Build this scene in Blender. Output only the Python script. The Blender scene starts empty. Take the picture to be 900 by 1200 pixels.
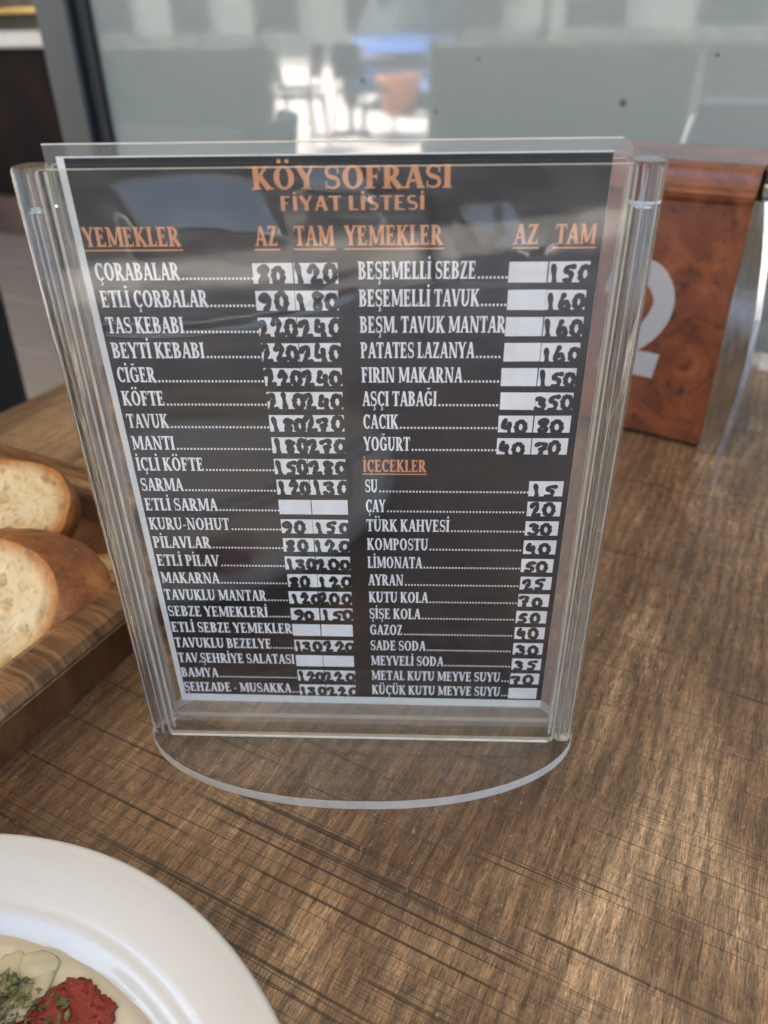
import bpy, math, random
from mathutils import Vector, Matrix, noise
random.seed(7)
sc = bpy.context.scene
COL = sc.collection
R = math.radians
MM = 0.001

# ------------------------------------------------------------------ camera
cd = bpy.data.cameras.new('camera')
cam = bpy.data.objects.new('camera', cd); COL.objects.link(cam)
right = Vector((0.9991385937149109, 0.03859966620188897, -0.015236020428347647))
upv = Vector((-0.007878408914860784, 0.5369146421463752, 0.8435997852784224))
fwd = Vector((-0.04074311257575344, 0.8427530675221139, -0.5367562444533895))
m = Matrix((right, upv, -fwd)).transposed().to_4x4()
m.translation = Vector((0.0229, -0.2231, 0.2595))
cam.matrix_world = m
cd.sensor_fit = 'VERTICAL'; cd.lens = 6.86; cd.sensor_height = 6.86/892.94*1200; cd.sensor_width = cd.sensor_height*.75
cd.clip_start = .005; cd.clip_end = 1000
cd.dof.use_dof = True; cd.dof.focus_distance = .268; cd.dof.aperture_fstop = 2.4
sc.camera = cam

# ------------------------------------------------------------------ sky, sun, exposure
SUN_EL, SUN_AZ = R(50), R(150)     # azimuth of the direction the light comes from, measured from +X towards +Y
w = bpy.data.worlds.new('World'); sc.world = w; w.use_nodes = True
nt = w.node_tree; bg = nt.nodes['Background']
sky = nt.nodes.new('ShaderNodeTexSky'); sky.sky_type = 'NISHITA'; sky.sun_disc = False
sky.dust_density = 4; sky.air_density = .8; sky.sun_elevation = SUN_EL; sky.sun_rotation = math.pi/2 - SUN_AZ
nt.links.new(sky.outputs[0], bg.inputs[0]); bg.inputs[1].default_value = .07
sd = bpy.data.lights.new('sun', 'SUN'); sd.energy = 4; sd.angle = R(.5); sd.color = (1, .93, .83)
so = bpy.data.objects.new('sun', sd); COL.objects.link(so)
sv = Vector((math.cos(SUN_EL)*math.cos(SUN_AZ), math.cos(SUN_EL)*math.sin(SUN_AZ), math.sin(SUN_EL)))
so.rotation_euler = sv.to_track_quat('Z', 'Y').to_euler()
sc.view_settings.view_transform = 'Standard'; sc.view_settings.look = 'None'
sc.view_settings.gamma = 1; sc.view_settings.use_curve_mapping = False
sc.view_settings.exposure = 3.65
sc.render.engine = 'CYCLES'
cy = sc.cycles
cy.use_denoising = True
cy.max_bounces = 12; cy.diffuse_bounces = 4; cy.glossy_bounces = 5; cy.transmission_bounces = 10; cy.transparent_max_bounces = 24
cy.caustics_reflective = False; cy.caustics_refractive = False; cy.sample_clamp_indirect = 6

# ------------------------------------------------------------------ table frame: u runs along the saw marks, v away from the camera
A_ = R(-25)
U = Vector((math.cos(A_), math.sin(A_), 0)); V = Vector((-math.sin(A_), math.cos(A_), 0))
def W(u, v, z=0): return U*u + V*v + Vector((0, 0, z))

# ------------------------------------------------------------------ mesh helpers
class MB:
    def __init__(s): s.v = []; s.f = []; s.mi = []; s.sm = []
    def add(s, vs, fs, mi=0, smooth=False):
        o = len(s.v); s.v += [tuple(p) for p in vs]
        for f in fs: s.f.append([i+o for i in f]); s.mi.append(mi); s.sm.append(smooth)
    def box(s, x0, y0, z0, x1, y1, z1, mi=0, M=None, bev=0):
        if bev:
            b = bev
            prof = [(x0+b, y0), (x1-b, y0), (x1, y0+b), (x1, y1-b), (x1-b, y1), (x0+b, y1), (x0, y1-b), (x0, y0+b)]
            pin = [(min(max(x, x0+b), x1-b), min(max(y, y0+b), y1-b)) for x, y in prof]
            vs = [(x, y, z0) for x, y in pin]+[(x, y, z0+b) for x, y in prof]+[(x, y, z1-b) for x, y in prof]+[(x, y, z1) for x, y in pin]
            fs = [[7, 6, 5, 4, 3, 2, 1, 0], [24+i for i in range(8)]]
            for k in range(3):
                for i in range(8):
                    j = (i+1) % 8; fs.append([k*8+i, k*8+j, k*8+8+j, k*8+8+i])
        else:
            vs = [(x0, y0, z0), (x1, y0, z0), (x1, y1, z0), (x0, y1, z0), (x0, y0, z1), (x1, y0, z1), (x1, y1, z1), (x0, y1, z1)]
            fs = [[3, 2, 1, 0], [4, 5, 6, 7], [0, 1, 5, 4], [1, 2, 6, 5], [2, 3, 7, 6], [3, 0, 4, 7]]
        if M: vs = [M @ Vector(p) for p in vs]
        s.add(vs, fs, mi)
    def prism(s, pts, a, b, axis='z', mi=0, mi_side=None, smooth=False):
        n = len(pts)
        def q(p, t):
            return {'z': (p[0], p[1], t), 'y': (p[0], t, p[1]), 'x': (t, p[0], p[1])}[axis]
        vs = [q(p, a) for p in pts]+[q(p, b) for p in pts]
        s.add(vs, [list(range(n))[::-1], list(range(n, 2*n))], mi)
        s.add(vs, [[i, (i+1) % n, n+(i+1) % n, n+i] for i in range(n)], mi if mi_side is None else mi_side, smooth)
    def lathe(s, prof, n=64, c=(0, 0, 0), mi=0, smooth=True, M=None, a0=0):
        vs = []
        for r, z in prof:
            for k in range(n):
                a = a0+2*math.pi*k/n; p = Vector((r*math.cos(a)+c[0], r*math.sin(a)+c[1], z+c[2]))
                vs.append(M @ p if M else p)
        fs = []
        for i in range(len(prof)-1):
            for k in range(n):
                j = (k+1) % n; fs.append([i*n+k, i*n+j, (i+1)*n+j, (i+1)*n+k])
        s.add(vs, fs, mi, smooth)
    def tube(s, p0, p1, r, n=12, mi=0, r1=None):
        p0 = Vector(p0); p1 = Vector(p1); d = (p1-p0).normalized(); a = d.orthogonal().normalized(); b = d.cross(a)
        r1 = r if r1 is None else r1; vs = []
        for p, rr in ((p0, r), (p1, r1)):
            for k in range(n):
                t = 2*math.pi*k/n; vs.append(p+a*rr*math.cos(t)+b*rr*math.sin(t))
        s.add(vs, [[k, (k+1) % n, n+(k+1) % n, n+k] for k in range(n)], mi, True)
        s.add(vs, [list(range(n))[::-1], list(range(n, 2*n))], mi)
    def build(s, name, mats, parent=None, M=None, loc=None):
        me = bpy.data.meshes.new(name); me.from_pydata(s.v, [], s.f)
        for mt in (mats if isinstance(mats, (list, tuple)) else [mats]): me.materials.append(mt)
        me.polygons.foreach_set('material_index', s.mi); me.polygons.foreach_set('use_smooth', s.sm); me.update()
        o = bpy.data.objects.new(name, me); COL.objects.link(o)
        if parent: o.parent = parent
        if M: o.matrix_world = M
        if loc: o.location = loc
        return o
def tag(o, label=None, cat=None, group=None, kind=None):
    for k, x in (('label', label), ('category', cat), ('group', group), ('kind', kind)):
        if x: o[k] = x
    return o
def thing(name, label, cat, M=None, group=None):
    o = bpy.data.objects.new(name, None); o.empty_display_size = .02; COL.objects.link(o)
    if M: o.matrix_world = M
    return tag(o, label, cat, group)
def frameM(u, v, z=0, rot=A_): return Matrix.Translation(W(u, v, z)) @ Matrix.Rotation(rot, 4, 'Z')

# ------------------------------------------------------------------ material helpers
class NT:
    def __init__(s, name):
        s.m = bpy.data.materials.new(name); s.m.use_nodes = True; s.t = s.m.node_tree; s.t.nodes.clear()
        s.out = s.t.nodes.new('ShaderNodeOutputMaterial')
    def n(s, typ, **kw):
        x = s.t.nodes.new('ShaderNode'+typ)
        for k, v_ in kw.items():
            if k.startswith('i_'):
                key = k[2:]; key = int(key) if key.isdigit() else key.replace('_', ' ')
                s.put(x, key, v_)
            else: setattr(x, k, v_)
        return x
    def put(s, node, key, v_):
        if isinstance(v_, bpy.types.Node): s.t.links.new(v_.outputs[0], node.inputs[key])
        elif isinstance(v_, bpy.types.NodeSocket): s.t.links.new(v_, node.inputs[key])
        elif isinstance(v_, tuple) and len(v_) == 3 and node.inputs[key].type == 'RGBA': node.inputs[key].default_value = (*v_, 1)
        else: node.inputs[key].default_value = v_
    def coord(s, scale=(1, 1, 1), kind='Object', rot=(0, 0, 0), loc=(0, 0, 0)):
        c = s.n('TexCoord'); mp = s.n('Mapping'); s.t.links.new(c.outputs[kind], mp.inputs[0])
        mp.inputs['Scale'].default_value = scale; mp.inputs['Rotation'].default_value = rot; mp.inputs['Location'].default_value = loc; return mp
    def noise(s, vec, sc_=1, det=4, rough=.5, dist=0):
        return s.n('TexNoise', i_Vector=vec, i_Scale=float(sc_), i_Detail=float(det), i_Roughness=rough, i_Distortion=float(dist))
    def ramp(s, fac, stops, interp='LINEAR'):
        r = s.n('ValToRGB'); s.put(r, 0, fac); e = r.color_ramp; e.interpolation = interp
        while len(e.elements) > 1: e.elements.remove(e.elements[-1])
        for i, (p, c) in enumerate(stops):
            el = e.elements[0] if i == 0 else e.elements.new(p)
            el.position = p; c = (c, c, c) if isinstance(c, (int, float)) else c; el.color = (*c, 1)
        return r
    def mix(s, fac, a, b, blend='MIX'):
        x = s.n('MixRGB', blend_type=blend); s.put(x, 0, fac); s.put(x, 1, a); s.put(x, 2, b); return x
    def math(s, op, a, b=0.): x = s.n('Math', operation=op); s.put(x, 0, a); s.put(x, 1, b); return x
    def bump(s, h, st=.3, dist=.001, nrm=None):
        x = s.n('Bump', i_Strength=st, i_Distance=dist); s.put(x, 'Height', h)
        if nrm: s.put(x, 'Normal', nrm)
        return x
    def pbsdf(s, col, rough=.5, nrm=None, **kw):
        b = s.n('BsdfPrincipled'); s.put(b, 'Base Color', col); s.put(b, 'Roughness', rough)
        if nrm: s.put(b, 'Normal', nrm)
        for k, v_ in kw.items(): s.put(b, k.replace('_', ' '), v_)
        s.t.links.new(b.outputs[0], s.out.inputs[0]); return s.m
def flat(name, col, rough=.6, var=.12, scale=300, bump=.15, **kw):
    t = NT(name); c = t.coord(); n1 = t.noise(c, scale, 4)
    lo = tuple(max(0, x*(1-var)) for x in col); hi = tuple(x*(1+var) for x in col)
    return t.pbsdf(t.ramp(n1, [(.3, lo), (.7, hi)]), rough, t.bump(n1, bump, .0003) if bump else None, **kw)

def acrylic(name, haze=.03, hz_scale=60, tint=(.99, .99, .985), rough=.03, ior=1.49, bump=0, bscale=30, scuff=True, glare_scuff=0.):
    t = NT(name)
    nrm = None
    if bump:
        nrm = t.bump(t.noise(t.coord(), bscale, 2), bump, .002)
    tr = t.n('BsdfTransparent', i_Color=tint); gl = t.n('BsdfGlossy', i_Roughness=rough, i_Color=(1., 1., 1.))
    ge = t.n('NewGeometry')      # same reflectance on both sides of a thin sheet
    fr = t.n('Fresnel', i_IOR=t.math('ADD', ior, t.math('MULTIPLY', ge.outputs['Backfacing'], 1/ior-ior)))
    if nrm: t.put(gl, 'Normal', nrm); t.put(fr, 'Normal', nrm)
    mx = t.n('MixShader'); t.put(mx, 0, fr); t.put(mx, 1, tr); t.put(mx, 2, gl)
    df = t.n('BsdfDiffuse', i_Color=(.8, .8, .8)); tl = t.n('BsdfTranslucent', i_Color=(.8, .8, .8)); dd = t.n('AddShader')
    half = t.n('MixShader'); t.put(half, 0, .5); t.put(half, 1, df); t.put(half, 2, tl)
    if scuff:
        c = t.coord()
        sm = t.ramp(t.noise(c, hz_scale, 5, .6, 1.5), [(.42, .0), (.78, 1.)])
        sc1 = t.ramp(t.noise(t.coord((500, 500, 25), rot=(0, R(38), 0)), 1, 3), [(.69, 0.), (.74, 1.)])
        sc2 = t.ramp(t.noise(t.coord((25, 300, 420), rot=(0, R(-12), 0)), 1, 3), [(.70, 0.), (.75, 1.)])
        spk = t.ramp(t.noise(c, 900, 2), [(.74, 0.), (.78, 1.)])
        area = t.ramp(t.noise(c, 22, 3), [(.48, 0.), (.66, 1.)])
        f = t.math('MULTIPLY', t.math('ADD', t.math('ADD', sc1, sc2), spk), area)
        f = t.math('ADD', t.math('MULTIPLY', f, .10), t.math('MULTIPLY', sm, haze*1.6))
        f = t.math('ADD', f, haze*.2); f.use_clamp = True
        if glare_scuff:      # scuffs near the top, whitened to paint in the milky glare
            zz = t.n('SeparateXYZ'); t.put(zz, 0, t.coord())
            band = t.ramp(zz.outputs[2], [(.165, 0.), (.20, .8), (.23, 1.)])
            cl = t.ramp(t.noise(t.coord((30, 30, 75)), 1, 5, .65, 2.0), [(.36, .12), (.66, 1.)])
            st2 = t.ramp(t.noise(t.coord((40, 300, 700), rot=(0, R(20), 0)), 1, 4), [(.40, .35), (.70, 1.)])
            f = t.math('ADD', f, t.math('MULTIPLY', t.math('MULTIPLY', band, t.math('MULTIPLY', cl, st2)), glare_scuff)); f.use_clamp = True
    else: f = haze
    mo = t.n('MixShader'); t.put(mo, 0, f); t.put(mo, 1, mx); t.put(mo, 2, half)
    t.t.links.new(mo.outputs[0], t.out.inputs[0]); return t.m

MAT = {}
MAT['panel'] = acrylic('clear_acrylic_panel', .005, ior=1.36, glare_scuff=.11)
MAT['base'] = acrylic('clear_acrylic_base', .03, 45)
MAT['lam'] = acrylic('laminating_film', .004, 70, (.985, .985, .98), .065, 1.54, .35, 30)
MAT['lam_edge'] = acrylic('laminate_margin', .20, 40, (.95, .95, .93), .08, 1.5, .3, 45, scuff=False)
def edge_mat():
    t = NT('acrylic_cut_edge'); c = t.coord()
    n1 = t.ramp(t.noise(c, 160, 3), [(.22, (.82, .76, .65)), (.55, (.97, .92, .80))])
    df = t.n('BsdfDiffuse'); t.put(df, 0, n1); tl = t.n('BsdfTranslucent'); t.put(tl, 0, n1)
    tr = t.n('BsdfTransparent', i_Color=(.95, .95, .93)); gl = t.n('BsdfGlossy', i_Roughness=.12)
    a = t.n('MixShader'); t.put(a, 0, .4); t.put(a, 1, df); t.put(a, 2, tl)
    b = t.n('MixShader'); t.put(b, 0, .85); t.put(b, 1, tr); t.put(b, 2, a)
    d = t.n('MixShader'); t.put(d, 0, .1); t.put(d, 1, b); t.put(d, 2, gl)
    t.t.links.new(d.outputs[0], t.out.inputs[0]); return t.m
MAT['edge'] = edge_mat()
def glass_mat():
    t = NT('clear_acrylic_rod'); c = t.coord((1, 1, .06))
    nrm = t.bump(t.noise(c, 300, 3), .10, .0003)
    g = t.n('BsdfGlass', i_IOR=1.49, i_Roughness=.0, i_Color=(.97, .975, .965)); t.put(g, 'Normal', nrm)
    tr = t.n('BsdfTransparent', i_Color=(.97, .97, .96)); df = t.n('BsdfTranslucent', i_Color=(.8, .8, .78))
    a = t.n('MixShader'); t.put(a, 0, .1); t.put(a, 1, g); t.put(a, 2, tr)
    f = t.ramp(t.noise(t.coord(), 120, 4, .6), [(.45, .0), (.8, .10)])
    b = t.n('MixShader'); t.put(b, 0, f); t.put(b, 1, a); t.put(b, 2, df)
    t.t.links.new(b.outputs[0], t.out.inputs[0]); return t.m
MAT['rod'] = glass_mat()

def table_wood():
    t = NT('dark_rustic_table_laminate')
    big = t.noise(t.coord((13, 6, 1)), 1, 5, .62, 1.1)
    grain = t.noise(t.coord((1150, 110, 1)), 1, 6, .62, 1.2)
    fine = t.noise(t.coord((2600, 600, 1)), 1, 4, .7, .3)
    swirl = t.n('TexWave', i_Vector=t.coord((42, 6, 1)), i_Scale=1., i_Distortion=11., i_Detail=3., i_Detail_Scale=1.4, wave_type='BANDS')
    base = t.ramp(big, [(.32, (.118, .062, .029)), (.5, (.25, .150, .076)), (.68, (.50, .335, .185))])
    g = t.ramp(grain, [(.34, .32), (.50, .95), (.68, 1.6)])
    f = t.ramp(fine, [(.35, .62), (.65, 1.2)])
    sw = t.ramp(swirl, [(0., .66), (.5, .97), (1., 1.22)])
    col = t.mix(1., base, g, 'MULTIPLY'); col = t.mix(1., col, f, 'MULTIPLY'); col = t.mix(.8, col, sw, 'MULTIPLY')
    # long saw cuts across the grain
    c1 = t.noise(t.coord((1.3, 190, 1)), 1, 1, .5)
    c2 = t.noise(t.coord((5, 420, 1), loc=(3, 9, 0)), 1, 2, .6)
    def cuts(n_, w_): return t.ramp(t.math('ABSOLUTE', t.math('SUBTRACT', n_, .5)), [(0., 1.), (w_, 0.)])
    brk = t.ramp(t.noise(t.coord((14, 60, 1), loc=(7, 1, 0)), 1, 2), [(.34, 0.), (.47, 1.)])
    k1 = t.math('MULTIPLY', cuts(c1, .015), brk); 
    brk2 = t.ramp(t.noise(t.coord((30, 40, 1), loc=(2, 5, 0)), 1, 2), [(.42, 0.), (.54, 1.)])
    k2 = t.math('MULTIPLY', cuts(c2, .016), brk2)
    k = t.math('MAXIMUM', k1, t.math('MULTIPLY', k2, .7))
    col = t.mix(t.math('MULTIPLY', k, .9), col, (.030, .018, .009))
    spk = t.ramp(t.noise(t.coord((500, 260, 1)), 1, 2), [(.66, 0.), (.72, 1.)])
    col = t.mix(t.math('MULTIPLY', spk, .4), col, (.55, .42, .28))
    h = t.math('SUBTRACT', t.math('MULTIPLY', grain, .5), t.math('MULTIPLY', k, 1.2))
    h = t.math('ADD', h, t.math('MULTIPLY', fine, .25))
    rr = t.ramp(big, [(.3, .40), (.7, .31)])
    return t.pbsdf(col, rr, t.bump(h, .45, .0005), Specular_IOR_Level=.7)
MAT['table'] = table_wood()

def wood(name, dark, mid, light, sc_=(30, 400, 400), rough=.4, bump=.2, coat=0.):
    t = NT(name); n1 = t.noise(t.coord(sc_), 1, 5, .6, .8); n2 = t.noise(t.coord(tuple(x*.2 for x in sc_)), 1, 3, .5, 1.2)
    f = t.math('ADD', t.math('MULTIPLY', n1, .6), t.math('MULTIPLY', n2, .4))
    return t.pbsdf(t.ramp(f, [(.36, dark), (.5, mid), (.64, light)]), rough, t.bump(n1, bump, .0004), Coat_Weight=coat)
MAT['box_side'] = wood('basket_oak_side', (.05, .018, .006), (.13, .05, .018), (.22, .095, .036), (60, 90, 12))
MAT['box_rim'] = wood('basket_rim_end_grain', (.05, .021, .008), (.165, .078, .030), (.31, .165, .07), (35, 420, 60), .38, .35)
MAT['box_in'] = wood('basket_inside', (.05, .018, .006), (.15, .06, .02), (.24, .11, .045), (80, 12, 80))

def burl():
    t = NT('burl_veneer'); c = t.coord()
    n1 = t.noise(c, 26, 5, .62, 2.2); n2 = t.noise(c, 7, 3, .5, 1.5)
    f = t.math('ADD', t.math('MULTIPLY', n1, .6), t.math('MULTIPLY', n2, .4))
    col = t.ramp(f, [(.30, (.05, .014, .007)), (.43, (.13, .034, .012)), (.55, (.215, .066, .022)), (.70, (.34, .125, .045))])
    vor = t.n('TexVoronoi', i_Vector=t.mix(.04, t.coord(), t.noise(c, 60, 2)), i_Scale=95.)
    kn = t.ramp(vor.outputs['Distance'], [(.12, 1.), (.42, 0.)])
    cl = t.ramp(t.noise(c, 38, 2, .5, .6), [(.50, 0.), (.60, 1.)])
    k = t.math('MULTIPLY', kn, cl)
    col = t.mix(t.math('MULTIPLY', k, .85), col, (.03, .010, .008))
    return t.pbsdf(col, .38, t.bump(n1, .08, .0004), Coat_Weight=.35, Coat_Roughness=.15)
MAT['burl'] = burl()
def chrome():
    t = NT('brushed_chrome'); n1 = t.noise(t.coord((300, 300, 60)), 1, 4)
    return t.pbsdf(t.ramp(n1, [(.3, (.50, .50, .50)), (.7, (.68, .68, .67))]), t.ramp(n1, [(.3, .10), (.75, .26)]), t.bump(n1, .08, .0003), Metallic=1.)
MAT['chrome'] = chrome()
MAT['silver'] = flat('silver_grey_print', (.34, .35, .36), .45, .04, 200, 0)
def porcelain():
    t = NT('white_glazed_porcelain'); n1 = t.noise(t.coord(), 9, 3)
    n2 = t.noise(t.coord(), 40, 2)
    ln = t.n('VectorMath', operation='LENGTH'); t.put(ln, 0, t.coord((1, 1, 0))); cx = t.n('CombineXYZ'); t.put(cx, 0, ln.outputs['Value'])
    rings = t.noise(cx, 260, 3, .6)
    return t.pbsdf(t.ramp(n1, [(.3, (.47, .475, .45)), (.7, (.52, .525, .495))]), t.ramp(n2, [(.3, .06), (.7, .14)]), t.bump(rings, .35, .0006, t.bump(n1, .1, .001)), Coat_Weight=.6, Coat_Roughness=.05)
MAT['plate'] = porcelain()
def crumb_mat():
    t = NT('bread_crumb'); c = t.coord()
    v1 = t.n('TexVoronoi', i_Vector=t.mix(.012, c, t.noise(c, 200, 2)), i_Scale=430., feature='SMOOTH_F1')
    n1 = t.noise(c, 260, 5, .7); n2 = t.noise(c, 60, 3)
    at = t.n('Attribute', attribute_name='rim')
    base = t.ramp(n2, [(.3, (.62, .47, .24)), (.7, (.76, .62, .37))])
    pore = t.ramp(n1, [(.28, .55), (.46, 1.)])
    col = t.mix(1., base, pore, 'MULTIPLY')
    f = t.math('ADD', t.math('MULTIPLY', t.math('SUBTRACT', n2, .5), .35), at.outputs['Fac'])
    edge = t.ramp(f, [(.76, 0.), (.92, .8), (.97, 1.)])
    col = t.mix(edge, col, (.42, .17, .042))
    h = t.math('ADD', t.math('MULTIPLY', v1.outputs['Distance'], -.8), n1)
    return t.pbsdf(col, .85, t.bump(h, .7, .0012), Subsurface_Weight=.12, Subsurface_Scale=.002)
def crust_mat():
    t = NT('bread_crust'); c = t.coord(); n1 = t.noise(c, 38, 5, .6); n2 = t.noise(c, 420, 4, .7); n3 = t.noise(c, 190, 2)
    col = t.ramp(n1, [(.28, (.10, .030, .008)), (.48, (.26, .088, .022)), (.70, (.46, .20, .058))])
    col = t.mix(1., col, t.ramp(n2, [(.3, .65), (.6, 1.15)]), 'MULTIPLY')
    col = t.mix(t.ramp(n3, [(.66, 0.), (.76, .55)]), col, (.5, .27, .1))
    return t.pbsdf(col, .5, t.bump(t.math('ADD', n2, n1), .6, .0008))
MAT['crumb'] = crumb_mat(); MAT['crust'] = crust_mat()
def paper_mat(name, col, v_=.05, rough=.6):
    t = NT(name); c = t.coord(); n1 = t.noise(c, 90, 4, .6); n2 = t.noise(t.coord((400, 400, 20)), 1, 3)
    lo = tuple(x*(1-v_*2) for x in col)
    cc = t.mix(1., t.ramp(n1, [(.3, lo), (.65, col)]), t.ramp(n2, [(.3, 1-v_), (.7, 1.)]), 'MULTIPLY')
    return t.pbsdf(cc, rough)
MAT['paper'] = paper_mat('white_paper', (.80, .79, .74))
MAT['cell'] = paper_mat('white_price_paper', (.88, .87, .85), .06)
MAT['print_black'] = paper_mat('black_print', (.013, .010, .011), .25, .5)
MAT['ink_white'] = paper_mat('unprinted_white', (.88, .87, .85), .03)
MAT['ink_orange'] = paper_mat('orange_print', (.74, .31, .13), .06)
MAT['marker'] = flat('black_marker', (.012, .011, .011), .35, .3, 500, 0)

# ================================================================== THE SETTING
def sheet(name, u0, v0, u1, v1, z0, z1, mat):
    b = MB(); b.box(u0, v0, z0, u1, v1, z1); o = b.build(name, mat, M=frameM(0, 0)); tag(o, kind='structure'); return o
def asphalt():
    t = NT('street_surface'); n1 = t.noise(t.coord(), 3, 5); return t.pbsdf(t.ramp(n1, [(.3, (.22, .21, .20)), (.7, (.30, .29, .28))]), .8)
ground = sheet('ground', -250, -250, 250, 250, -.95, -.90, asphalt())
FZ = -.75
def pave():
    t = NT('pale_pavement'); br = t.n('TexBrick', i_Vector=t.coord(), i_Scale=1., i_Color1=(.66, .60, .57), i_Color2=(.56, .51, .49), i_Mortar=(.34, .32, .30))
    br.inputs['Brick Width'].default_value = .4; br.inputs['Row Height'].default_value = .4; br.inputs['Mortar Size'].default_value = .01; br.offset = 0
    return t.pbsdf(t.mix(1., br, t.ramp(t.noise(t.coord(), 4, 4), [(.3, .85), (.7, 1.05)]), 'MULTIPLY'), .7)
pv = sheet('pavement', -26, -22, 30, -4.75, -.9, FZ-.004, pave())
terrace = sheet('terrace_floor', -7, -4.75, 6, 7, -.9, FZ-.006, flat('grey_grout', (.20, .19, .18), .8, .1, 20))
tile_m = flat('beige_floor_tile', (.40, .37, .33), .3, .07, 6, .02)
tb = MB(); tb.box(-.222, -.222, -.005, .222, .222, .006, bev=.002)
tile0 = None
for i in range(11):
    for j in range(8):
        u, v = -4.9+i*.45, .95+j*.45
        if tile0 is None: o = tile0 = tb.build('tile', tile_m, terrace)
        else: o = tile0.copy(); COL.objects.link(o); o.parent = terrace
        o.location = (u, v, FZ); o.rotation_euler.z = 0
tb2 = None

# translucent fabric awning on posts, unseen, added to shade and soften the light
can = thing('added_canopy', 'unseen beige fabric awning added to shade the table and soften the light', 'added_canopy', frameM(0, 0))
def canopy_mat():
    t = NT('beige_canopy_fabric'); d = t.n('BsdfDiffuse', i_Color=(.62, .58, .5)); l = t.n('BsdfTranslucent', i_Color=(.46, .42, .36))
    a = t.n('MixShader'); t.put(a, 0, .55); t.put(a, 1, d); t.put(a, 2, l); t.t.links.new(a.outputs[0], t.out.inputs[0]); return t.m
b = MB(); b.box(-7, -3.2, 1.95, 1.6, .90, 1.955); b.build('fabric', canopy_mat(), can)
steel = flat('dark_green_steel', (.035, .05, .05), .4, .1, 40, .05)
for uu in (-6.9, 1.55):
    b = MB(); b.box(uu-.04, -3.18, FZ, uu+.04, -3.1, 1.95); b.build('post', steel, can)
for uu in (-6.9, -4.7, -2.6, -.5, 1.55):
    b = MB(); b.box(uu-.025, -3.18, 1.90, uu+.025, .9, 1.948); b.build('rafter', steel, can)

# the room behind the glass screen
room = thing('restaurant_room', 'dim restaurant interior with dark back wall beyond the glass screen', 'building', frameM(0, 0))
dark = flat('dark_maroon_wall', (.035, .014, .010), .6, .4, 3, .05)
b = MB(); b.box(-7.2, 5.2, FZ, 6, 5.3, 2.1); b.build('back_wall', dark, room)
b = MB(); b.box(-7.2, .9, 2.05, 6, 5.3, 2.2); b.build('ceiling', flat('ceiling_dark', (.10, .09, .08), .8), room)
b = MB(); b.box(-7.3, .8, FZ, -7.2, 5.3, 2.1); b.build('side_wall', dark, room)

ctr = thing('service_counter', 'dark service counter with a white top at the back of the room', 'counter', frameM(0, 0))
b = MB(); b.box(-6.5, 3.0, FZ, -1.2, 3.7, .20); b.build('counter_front', wood('counter_front_wood', (.004, .002, .002), (.008, .004, .003), (.028, .010, .005), (3, 3, 1), .6), ctr); ctr.children[0].data.materials[0].node_tree.nodes['Principled BSDF'].inputs['Specular IOR Level'].default_value = .1
b = MB(); b.box(-6.55, 2.97, FZ, -1.15, 2.995, FZ+.22); b.build('plinth', wood('counter_plinth_wood', (.05, .022, .013), (.085, .038, .022), (.12, .055, .03), (3, 3, 1), .5), ctr)
b = MB(); b.box(-6.6, 2.9, .20, -1.1, 3.75, .275, bev=.01); b.build('counter_top', flat('white_stone', (.55, .54, .52), .3, .06, 10, 0), ctr)
b = MB(); b.box(-6.5, 3.6, .275, -1.2, 3.68, 1.2); b.build('back_panel', wood('bar_panel', (.05, .035, .02), (.13, .10, .06), (.22, .18, .12), (6, 6, 1), .4), ctr)
b = MB(); b.box(-6.5, 3.45, .36, -1.2, 3.59, .385); b.build('brass_shelf', flat('brass', (.45, .30, .10), .3, .1, 20, 0, Metallic=.9), ctr)

# glass screen: grey frosted pane in a dark teal frame
scr = thing('glass_screen', 'grey frosted glass screen in a dark metal frame behind the table', 'glass screen', frameM(0, 0))
def frosted():
    t = NT('grey_frosted_glass'); n1 = t.noise(t.coord(), 2.5, 2)
    return t.pbsdf(t.ramp(n1, [(.3, (.245, .280, .262)), (.7, (.285, .320, .300))]), .9, None, Specular_IOR_Level=0., Coat_Weight=1., Coat_Roughness=.035, Coat_IOR=2.15)
b = MB(); b.box(-.700, .622, -.64, 2.2, .632, 1.9, bev=.001); b.build('pane', frosted(), scr)
fm = flat('dark_teal_frame', (.012, .018, .020), .35, .12, 30, .05)
b = MB(); b.box(-.772, .600, FZ+.006, -.717, .665, 1.9, bev=.003); b.build('frame_post', fm, scr)
b = MB(); b.box(-.717, .612, FZ+.006, -.700, .640, 1.9, bev=.002); b.build('rubber_seal', flat('black_rubber', (.012, .012, .013), .6), scr)
b = MB(); b.box(-.700, .604, FZ+.006, 2.2, .650, -.642, bev=.003); b.build('bottom_rail', fm, scr)
spotm = flat('dried_spots', (.07, .075, .07), .5, .1, 10, 0)
for (u, v_, r) in [(-.33, .212, .0022), (-.055, .197, .003), (-.20, .232, .0014), (-.245, .185, .0016), (-.14, .146, .0028), (-.025, .16, .0016), (.02, .235, .0014), (-.4, .17, .0014)]:
    b = MB(); b.lathe([(r, 0), (r*.8, .0008), (0.0001, .001)], 12, M=Matrix.Translation((u, .6215, v_)) @ Matrix.Rotation(R(90), 4, 'X')); b.build('dried_spot', spotm, scr)

# cream planter box / low wall behind the right of the table
lw = thing('low_wall', 'cream low wall below the glass screen behind the napkin dispenser', 'wall', frameM(0, 0))
b = MB(); b.box(.085, .56, FZ, 2.2, .598, -.01, bev=.004); b.build('wall_body', flat('cream_render', (.62, .60, .52), .7, .1, 30), lw)

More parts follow.
